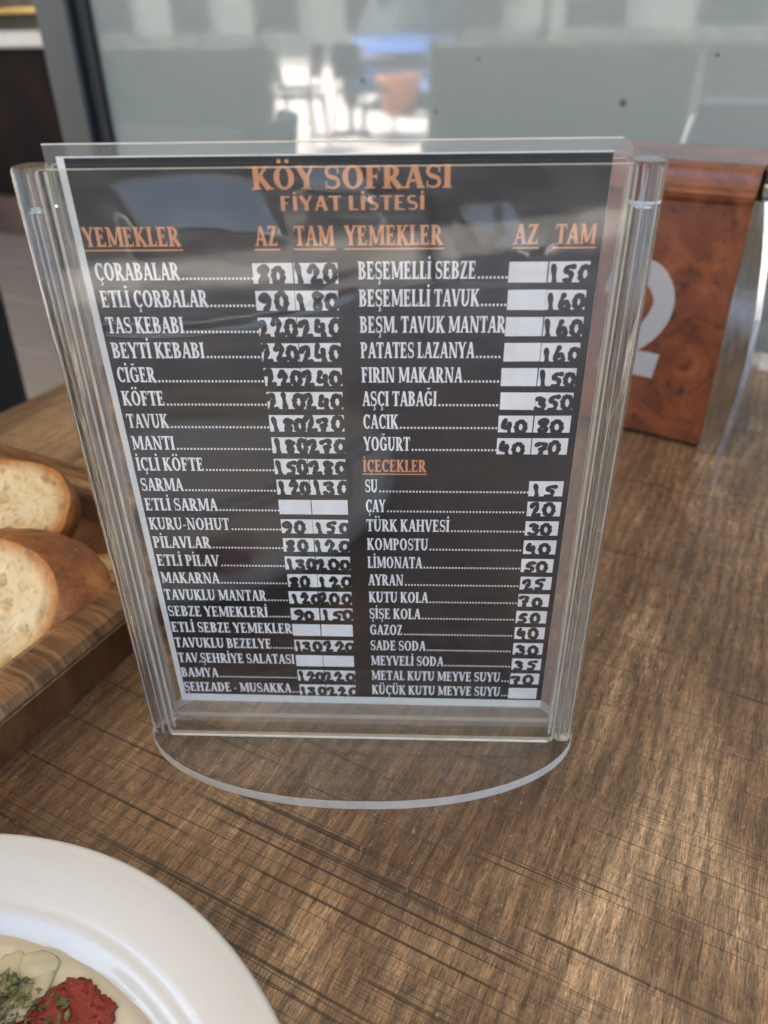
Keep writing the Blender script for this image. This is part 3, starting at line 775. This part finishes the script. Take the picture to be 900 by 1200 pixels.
bread('bread_slice', 'white bread slice with thin golden crust behind the loaf end', (-.205, .108, .047), (-.02, -.55, .85), (0, .6, .8), .046, .031, .014, 0, 5.0, expo=2.6,
      pores=((.008, .008, .004), (-.012, .005, .005), (.022, -.006, .003), (.018, -.012, .0035), (-.02, -.01, .003), (.0, -.012, .0028)))
bread('torn_bread_piece', 'torn white bread crumb piece lying between the loaf end and the basket side', (-.138, .083, .022), (.1, -.35, .93), (0, .9, .3), .020, .016, .014, 0, 8.0, expo=2.0,
      pores=((.004, .002, .002), (-.006, .004, .002)))

# ================================================================== PLATE WITH FOOD
PC = (-.1249, -.1982)
pl = thing('dinner_plate', 'white glazed porcelain plate with a wide rim in the lower left corner', 'plate', Matrix.Translation((PC[0], PC[1], 0)))
prof = [(.0001, .0045), (.092, .0045), (.1045, .0058), (.1090, .0088), (.1124, .0125), (.1142, .0138), (.1158, .0145), (.118, .0162), (.1215, .0184), (.128, .0210), (.1330, .0220), (.1349, .0222), (.1356, .0214), (.1349, .0200), (.128, .0178), (.121, .0142), (.114, .0078), (.106, .0028), (.098, .0018), (.090, .0012), (.0870, .0004), (.083, .0014), (.070, .0016), (.0001, .0016)]
def smooth_prof(p):
    q = smooth_path(p); return q
b = MB(); b.lathe(smooth_prof(prof), 160); b.build('plate_body', MAT['plate'], pl)
def yog():
    t = NT('creamy_yogurt'); n1 = t.noise(t.coord(), 30, 4, .6, 1.); n2 = t.noise(t.coord(), 12, 2)
    return t.pbsdf(t.mix(t.ramp(n2, [(.35, 0.), (.58, .9)]), t.ramp(n1, [(.3, (.53, .50, .42)), (.7, (.60, .585, .53))]), (.53, .48, .35)), .22, t.bump(n1, .3, .002), Subsurface_Weight=.15, Subsurface_Scale=.004, Coat_Weight=.4)
b = MB(); vs = []; NR, NA = 40, 96
for i in range(NR+1):
    for k in range(NA):
        an = 2*math.pi*k/NA; r = (.1088+.0014*noise.noise(Vector((math.cos(an)*2, math.sin(an)*2, 1))))*i/NR
        x, y = r*math.cos(an), r*math.sin(an)
        z = .0088+.0007*noise.noise(Vector((x*45, y*45, 0)))+.0006*noise.noise(Vector((x*140, y*140, 0)))
        if i > NR-1: z -= .0012
        vs.append((x, y, z))
b.add(vs, [[i*NA+k, (i+1)*NA+k, (i+1)*NA+(k+1) % NA, i*NA+(k+1) % NA] for i in range(NR) for k in range(NA)], 0, True)
tag(b.build('yogurt_sauce', yog(), loc=(PC[0], PC[1], 0)), 'cream coloured yogurt sauce spread over the middle of the plate', 'sauce')
# vegetable chunks
def blob(b, c, r, seed, sx=1, sy=1, sz=.5, n=16, m_=9, rough=0):
    vs = []
    for i in range(m_+1):
        for k in range(n):
            th_ = math.pi*i/m_; ph = 2*math.pi*k/n; d = Vector((math.sin(th_)*math.cos(ph), math.sin(th_)*math.sin(ph), math.cos(th_)))
            q = 1+.28*noise.noise(d*1.7+Vector((seed, 0, 0)))+rough*(noise.noise(d*5+Vector((seed, 3, 0)))+.7*noise.noise(d*13+Vector((seed, 7, 0)))); vs.append((c[0]+d.x*r*sx*q, c[1]+d.y*r*sy*q, c[2]+d.z*r*sz*q))
    b.add(vs, [[i*n+k, (i+1)*n+k, (i+1)*n+(k+1) % n, i*n+(k+1) % n] for i in range(m_) for k in range(n)], 0, True)
fm2 = flat('pale_onion', (.50, .46, .31), .25, .12, 120, .2, Subsurface_Weight=.2, Subsurface_Scale=.003)
rr = random.Random(3)
labs = ['pale chunk nearest the plate rim in the yogurt', 'pale chunk beside the red sauce', 'long pale chunk at the left photo edge', 'small pale chunk under the green flakes', 'round pale chunk lowest at the photo corner']
for i, (x, y, r, sx, sy) in enumerate(((-.0965, -.1005, .0055, 1.5, .8), (-.0925, -.1055, .0045, .7, 1.5), (-.1045, -.1035, .0060, .9, 1.4), (-.0985, -.112, .005, 1.3, .8), (-.108, -.115, .006, 1, 1.1))):
    b = MB(); blob(b, (0, 0, 0), r, i*3.1, sx, sy, .15); tag(b.build('vegetable_chunk', fm2, loc=(x, y, .0090)), labs[i], 'vegetable', 'pale vegetable chunks in the yogurt')
# red pepper sauce
def redm():
    t = NT('red_pepper_sauce'); n1 = t.noise(t.coord(), 160, 4, .6)
    return t.pbsdf(t.ramp(n1, [(.3, (.13, .008, .004)), (.7, (.30, .03, .012))]), .38, t.bump(t.noise(t.coord(), 500, 4, .7), .6, .001))
b = MB(); blob(b, (0, 0, 0), .0115, 4.4, 1.1, 1., 0.035, 90, 40, .2); blob(b, (-.008, -.010, .0002), .011, 9.4, 1.2, .9, .045, 80, 36, .2)
tag(b.build('red_pepper_sauce', redm(), loc=(-.0805, -.1165, .0094)), 'bright red pepper sauce patch on the yogurt', 'sauce')
# herb flakes
gm = NT('dried_green_herb'); at_ = gm.n('TexCoord'); gm = gm.pbsdf(gm.ramp(gm.noise(at_.outputs['Object'], 90, 3), [(.3, (.02, .022, .008)), (.5, (.085, .095, .030)), (.72, (.22, .22, .09))]), .6)
b = MB()
for k in range(420):
    g = rr.random()
    if g < .7: x, y = rr.gauss(-.100, .0105), rr.gauss(-.1115, .0075)
    elif g < .9: x, y = rr.gauss(-.096, .013), rr.gauss(-.101, .006)
    else: x, y = rr.uniform(-.112, -.060), rr.uniform(-.122, -.095)
    if math.hypot(x-PC[0], y-PC[1]) > .097 or (x > -.078 and rr.random() < .8): continue
    s_ = rr.uniform(.0005, .0018)*(1.3 if rr.random() < .12 else 1)
    a = rr.uniform(0, 6.28); tl = rr.uniform(-.5, .5); z = .0103 if x < -.089 else .0097
    if math.hypot(x+.080, y+.1165) < .012: z = .0104
    z += rr.uniform(0, .0012)
    d = Vector((math.cos(a), math.sin(a), tl)); e = Vector((-math.sin(a), math.cos(a), rr.uniform(-.4, .4)))*rr.uniform(.3, .8); c = Vector((x, y, z)); h = Vector((0, 0, .00018))
    q = [c-d*s_, c-e*s_*.8, c+d*s_*.9, c+e*s_]
    b.add([p+h for p in q]+[p-h for p in q], [[0, 1, 2, 3], [7, 6, 5, 4], [0, 4, 5, 1], [1, 5, 6, 2], [2, 6, 7, 3], [3, 7, 4, 0]])
tag(b.build('dried_herbs', gm), 'dried green herb flakes sprinkled over the yogurt', 'herbs', kind='stuff')

# ================================================================== NAPKIN DISPENSER
ex = Vector((.851, -.525, 0)).normalized(); gy = Vector((-ex.y, ex.x, 0))
MD = Matrix((ex, gy, Vector((0, 0, 1)))).transposed().to_4x4(); MD.translation = Vector((.2256, .271, 0))
nd = thing('napkin_dispenser', 'tall burl wood napkin dispenser with chrome sides behind the menu stand', 'napkin dispenser', MD)
HD = .1860
prof = [(0, .004), (0, .1640), (-.0016, .1670), (-.0020, .1700), (-.0008, .1720), (.0015, .1733), (.0022, .1745), (.0035, .1780), (.0045, .1820), (.0065, .1845), (.014, HD), (.086, HD), (.1, .185), (.1, .004)]
b = MB(); n = len(prof); vs = [(-.110, y, z) for y, z in prof]+[(-.0005, y, z) for y, z in prof]
b.add(vs, [list(range(n))[::-1], list(range(n, 2*n))]+[[i, (i+1) % n, n+(i+1) % n, n+i] for i in range(n)]); b.build('wooden_case', MAT['burl'], nd)
def flank(sx):
    b = MB(); K = 24; vs = []
    def wz(z):
        tb_ = [(0, .0165), (.037, .0192), (.065, .0202), (.099, .0190), (.135, .0150), (.155, .0112), (.19, .0040)]
        for (a, wa), (c, wc) in zip(tb_, tb_[1:]):
            if z <= c: return wa+(wc-wa)*(z-a)/(c-a)
    x0 = 0 if sx > 0 else -.1105
    top = .168
    for i in range(K+1):
        z = top*i/K; w_ = wz(z); r = .003
        row = [(0, -.003), (w_-r, -.003), (w_, -.003+r), (w_, .045), (w_-.004, .05), (w_-.004, .085), (w_-.006, .1), (0, .1)]
        vs += [(x0+sx*x, y, z+.0005) for x, y in row]
    for i in range(K):
        for k in range(8):
            j = (k+1) % 8; b.add([], []); b.f.append([i*8+k, i*8+j, (i+1)*8+j, (i+1)*8+k]); b.mi.append(0); b.sm.append(False)
    b.v = vs; b.f += [list(range(8))[::-1], [K*8+k for k in range(8)]]; b.mi += [0, 0]; b.sm += [False, False]
    if sx < 0: b.f = [f[::-1] for f in b.f]
    return b
for sx in (1, -1): flank(sx).build('chrome_side', MAT['chrome'], nd)
b = MB(); b.box(.001, .004, .1690, .011, .09, .177, bev=.0015); b.box(.001, .006, .1772, .009, .088, .1855, bev=.0015); b.build('chrome_shoulder', MAT['chrome'], nd)
# big printed figure 2
fig = []
two = [(-.50, .70), (-.42, .90), (-.15, 1.0), (.15, .96), (.34, .78), (.34, .58), (.18, .36), (-.12, .16), (-.42, .02)]
q = smooth_path([(x, z) for x, z in two]); ws = [.20+.12*math.exp(-((i/len(q)-.55)/.28)**2) for i in range(len(q))]
b = MB(); X0, Z0_, HH = -.058, .052, .070
for poly in ribbon(q, ws): b.add([(X0+p[0]*HH*.62, -.0002, Z0_+.004+p[1]*HH*.9) for p in poly], [[0, 1, 2, 3]])
b.add([(X0-.56*HH*.62, -.00025, Z0_-.006), (X0+.38*HH*.62, -.00025, Z0_-.006), (X0+.44*HH*.62, -.00025, Z0_+.012), (X0-.50*HH*.62, -.00025, Z0_+.012)], [[0, 1, 2, 3]])
b.build('table_number', MAT['silver'], nd)

# ================================================================== CHAIRS, TABLES, STREET (partly seen as reflections)
black = flat('black_chair_plastic', (.012, .012, .013), .45, .2, 30)
def make_chair(label, group=None):
    t = thing('cafe_chair', label, 'chair', None, group)
    for x in (-.2, .2):
        b = MB(); b.tube((x*1.1, -.22, 0), (x, -.19, .45), .013); b.build('leg', black, t)
        b = MB(); b.tube((x*1.1, .26, 0), (x, .2, .45), .013); b.tube((x, .2, .45), (x*.95, .27, .86), .013); b.build('leg', black, t)
    b = MB(); b.prism(rounded(-.22, -.22, .22, .22, .05), .44, .47, 'z'); b.build('seat', black, t)
    b = MB(); K = 12; vs = []; fs = []
    for j in range(9):
        for i in range(K+1):
            x = -.22+.44*i/K; z = .56+.31*j/8; xx = x*(1-.25*max(0, (j-5)/3)**2)
            vs.append((xx, .255+.05*(z-.56)/.3-.9*x*x+.0, z))
    for o in (0, .018): pass
    n0 = len(vs); vs += [(x, y+.018, z) for x, y, z in vs]
    for j in range(8):
        for i in range(K):
            a = j*(K+1)+i; fs += [[a, a+1, a+K+2, a+K+1], [n0+a, n0+a+K+1, n0+a+K+2, n0+a+1]]
    for j in range(8):
        for i in (0, K): a = j*(K+1)+i; fs.append([a, a+K+1, n0+a+K+1, n0+a])
    for i in range(K):
        for j in (0, 8): a = j*(K+1)+i; fs.append([a, a+1, n0+a+1, n0+a])
    b.add(vs, fs, 0, True); b.build('backrest', black, t)
    return t
def copy_tree(o, par=None):
    c = o.copy(); COL.objects.link(c)
    if par: c.parent = par; c.matrix_parent_inverse = o.matrix_parent_inverse.copy()
    for ch in o.children: copy_tree(ch, c)
    return c
chair = make_chair('black chair whose rounded back shows at the left edge of the photo')
chair.location = W(-1.012, .295, FZ+.006); chair.rotation_euler.z = R(-140)
G = 'cafe chairs standing behind the photographer'
for (u, v, rz, lab) in ((-4.45, -5.6, 10, 'black cafe chair reflected in the glass screen, nearest the bright pavement'), (-5.1, -6.6, 230, 'black cafe chair reflected at the left of the chair group'), (-4.15, -6.4, 80, 'black cafe chair turned sideways at the terrace edge')):
    c = copy_tree(chair); c.location = W(u, v, FZ+.006); c.rotation_euler.z = R(rz); c['label'] = lab; c['group'] = G
def cafe_table(u, v, label):
    t = thing('cafe_table', label, 'table', frameM(u, v, FZ+.006), 'cafe tables behind the photographer')
    b = MB(); b.box(-.35, -.35, .72, .35, .35, .745, bev=.004); b.build('tabletop', MAT['table'], t)
    b = MB(); b.tube((0, 0, .02), (0, 0, .72), .03); b.build('column', black, t)
    b = MB(); b.lathe([(.22, 0), (.22, .012), (.05, .025), (.03, .03)], 32); b.build('foot', black, t)
cafe_table(-4.6, -6.9, 'square brown cafe table among the reflected chairs')

# hedges out of view, added to darken the screen's reflections beside a bright gap
leafm = flat('hedge_leaf', (.045, .075, .03), .6, .25, 12, 0)
planter_m = flat('planter_dark', (.05, .05, .05), .6); core_m = flat('hedge_inside', (.02, .03, .015), .8)
def hedge(u0, u1, n_, label):
    hp = thing('added_hedge', label, 'planter', frameM(0, 0), 'hedge planters added to darken the reflections')
    b = MB(); b.box(u0, -4.34, FZ, u1, -4.04, FZ+.32, bev=.01); b.build('planter_box', planter_m, hp)
    b = MB(); b.box(u0+.03, -4.32, FZ+.3, u1-.03, -4.06, FZ+.92, bev=.03); b.build('hedge_core', core_m, hp)
    b = MB()
    for k in range(n_):
        p = Vector((rr.uniform(u0, u1), rr.uniform(-4.36, -4.0), FZ+.30+rr.random()**.7*.68)); s_ = rr.uniform(.012, .022)
        d = Vector((rr.gauss(0, 1), rr.gauss(0, 1), rr.gauss(0, 1))).normalized(); e = d.orthogonal().normalized()
        b.add([p-d*s_, p-e*s_*.5, p+d*s_, p+e*s_*.5], [[0, 1, 2, 3]])
    o = b.build('hedge_leaves', leafm, hp); o['kind'] = 'stuff'
hedge(-2.42, 4.4, 18000, 'long green hedge in a dark planter, added to darken the reflection right of the gap')
hedge(-7.5, -3.80, 9000, 'shorter green hedge in a dark planter, added to darken the reflection left of the gap')

# blue parked car beyond the pavement (a reflection in the glass screen)
car = thing('parked_car', 'blue parked car reflected at the top of the glass screen', 'car', Matrix.Translation(Vector((-10.4, -7.9, -.754))) @ Matrix.Rotation(R(128-90+6), 4, 'Z'))
paint = flat('blue_car_paint', (.05, .14, .42), .25, .03, 3, 0, Coat_Weight=1.)
glassd = flat('dark_car_glass', (.03, .035, .04), .08, .1, 3, 0)
def car_section(x):  # half width, beltline height, lower height by position along the car (front at +x)
    q = (x+2.1)/4.2
    return .86*(1-.16*abs(2*q-1)**4), .22
b = MB(); K = 40; L = 18
vs = []
for i in range(K+1):
    x = -2.1+4.2*i/K; hw, z0 = car_section(x)
    top = .92-.16*max(0, (x-.8)/1.3)**2-.06*max(0, (-x-1.4)/.7)**2
    if x > 2.0: top -= (x-2.0)*1.2
    prof_ = [(hw*.92, z0), (hw, z0+.14), (hw*1.01, .55), (hw*.97, top-.08), (hw*.88, top), (hw*.4, top+.03), (0, top+.035)]
    full = prof_+[(-y, z) for y, z in prof_[-2::-1]]
    vs += [(x, y, z) for y, z in full]
nn = 13
b.add(vs, [[i*nn+k, (i+1)*nn+k, (i+1)*nn+k+1, i*nn+k+1] for i in range(K) for k in range(nn-1)]+[[K*nn+k for k in range(nn)], [k for k in range(nn)][::-1]]+[[i*nn, i*nn+nn-1, (i+1)*nn+nn-1, (i+1)*nn] for i in range(K)], 0, True)
body = b.build('body', paint, car)
b = MB(); st_ = [(-1.7, .92, .78), (-1.1, 1.38, .62), (-.1, 1.46, .62), (.45, 1.36, .62), (1.05, .93, .76)]
vs = []
for x, z, hw in st_: vs += [(x, hw+.06*(1.46-z), .88), (x, hw, z), (x, 0, z+.03), (x, -hw, z), (x, -hw-.06*(1.46-z), .88)]
b.add(vs, [[i*5+k, (i+1)*5+k, (i+1)*5+k+1, i*5+k+1] for i in range(4) for k in range(4)], 0, True); b.build('cabin_glass', glassd, car)
b = MB(); b.box(-1.1, -.58, 1.40, .35, .58, 1.50, bev=.03); b.build('roof', paint, car)
for y in (-.56, .56):
    b = MB(); b.lathe([(.001, .03), (.10, .025), (.15, 0)], 20, M=Matrix.Translation((2.02, y, .68)) @ Matrix.Rotation(R(90), 4, 'Y')); b.build('headlight', flat('headlight_glass', (.7, .72, .75), .1, .05, 10, 0, Metallic=.5), car)
b = MB()
for k in range(5): b.box(2.06, -.36, .50+k*.05, 2.12, .36, .52+k*.05)
b.build('grille', MAT['chrome'], car)
for x in (-1.35, 1.32):
    for y in (-.80, .80):
        b = MB(); b.lathe([(.18, .1), (.31, .1), (.33, .06), (.33, -.06), (.31, -.1), (.18, -.1)], 28, M=Matrix.Translation((x, y, .33)) @ Matrix.Rotation(R(90), 4, 'X')); wh = b.build('wheel', black, car)
        b = MB(); b.lathe([(.001, .085), (.18, .09), (.18, -.09), (.001, -.085)], 20, M=Matrix.Translation((x, y, .33)) @ Matrix.Rotation(R(90), 4, 'X')); b.build('rim', MAT['chrome'], wh)

pot = thing('terracotta_planter', 'terracotta pot on the bright pavement beside the reflected car', 'planter', Matrix.Translation(Vector((-8.34, -6.01, FZ-.004))))
tc = flat('terracotta', (.42, .15, .07), .8, .12, 12)
b = MB(); b.lathe([(.001, .02), (.20, .02), (.21, .0), (.27, .40), (.30, .40), (.30, .47), (.27, .47), (.255, .42), (.001, .42)], 32); b.build('pot', tc, pot)
b = MB(); b.lathe([(.001, .435), (.26, .43)], 24); b.build('soil', flat('soil', (.05, .035, .025), .9), pot)

# building across the street with windows
bd = thing('street_building', 'pale building across the street seen only as a faint reflection', 'building', frameM(-12, -34, -.9))
b = MB(); b.box(-30, -1, 0, 34, 0, 4.6); b.build('wall', flat('pale_render', (.34, .35, .32), .8, .08, .4, 0), bd)
for k in range(12):
    for s_ in range(1):
        b = MB(); b.box(-28+k*5, 0.01, 1.0+s_*3.6, -25.6+k*5, .06, 3.0+s_*3.6); wn = b.build('window', glassd, bd)
        b = MB(); b.box(-28.1+k*5, 0.01, .85+s_*3.6, -25.5+k*5, .12, .99+s_*3.6); b.build('sill', MAT['silver'], wn)
def tree(u, v, h, label, seed):
    t = thing('street_tree', label, 'tree', frameM(u, v, -.9), 'street trees across the road')
    b = MB(); b.tube((0, 0, 0), (.1, .05, h*.45), .16, 12, 0, .10)
    q = random.Random(seed)
    for k in range(6):
        a = k*1.05; b.tube((.1, .05, h*(.36+.015*k)), (.1+1.1*math.cos(a), .05+1.1*math.sin(a), h*(.6+.04*(k % 3))), .06, 8, 0, .025)
    b.build('trunk', flat('bark', (.10, .07, .05), .9, .3, 10), t)
    b = MB(); cl = [(Vector((q.gauss(0, .9), q.gauss(0, .9), h*.72+q.gauss(0, .7))), q.uniform(.5, .9)) for _ in range(16)]
    for k in range(5000):
        c, r = q.choice(cl); d = Vector((q.gauss(0, 1), q.gauss(0, 1), q.gauss(0, 1))).normalized()
        p = c+d*r*q.random()**.4; s_ = q.uniform(.05, .11); e = d.orthogonal().normalized(); f = d.cross(e)
        a = q.uniform(0, 6.28); e, f = e*math.cos(a)+f*math.sin(a), f*math.cos(a)-e*math.sin(a)
        b.add([p-e*s_, p-f*s_*.5, p+e*s_, p+f*s_*.5], [[0, 1, 2, 3]])
    b.build('crown', leafm, t)
tree(-20, -27, 6, 'leafy street tree to the left of the reflected car', 1); tree(-9, -28, 5.4, 'leafy street tree right of the reflected car', 2)
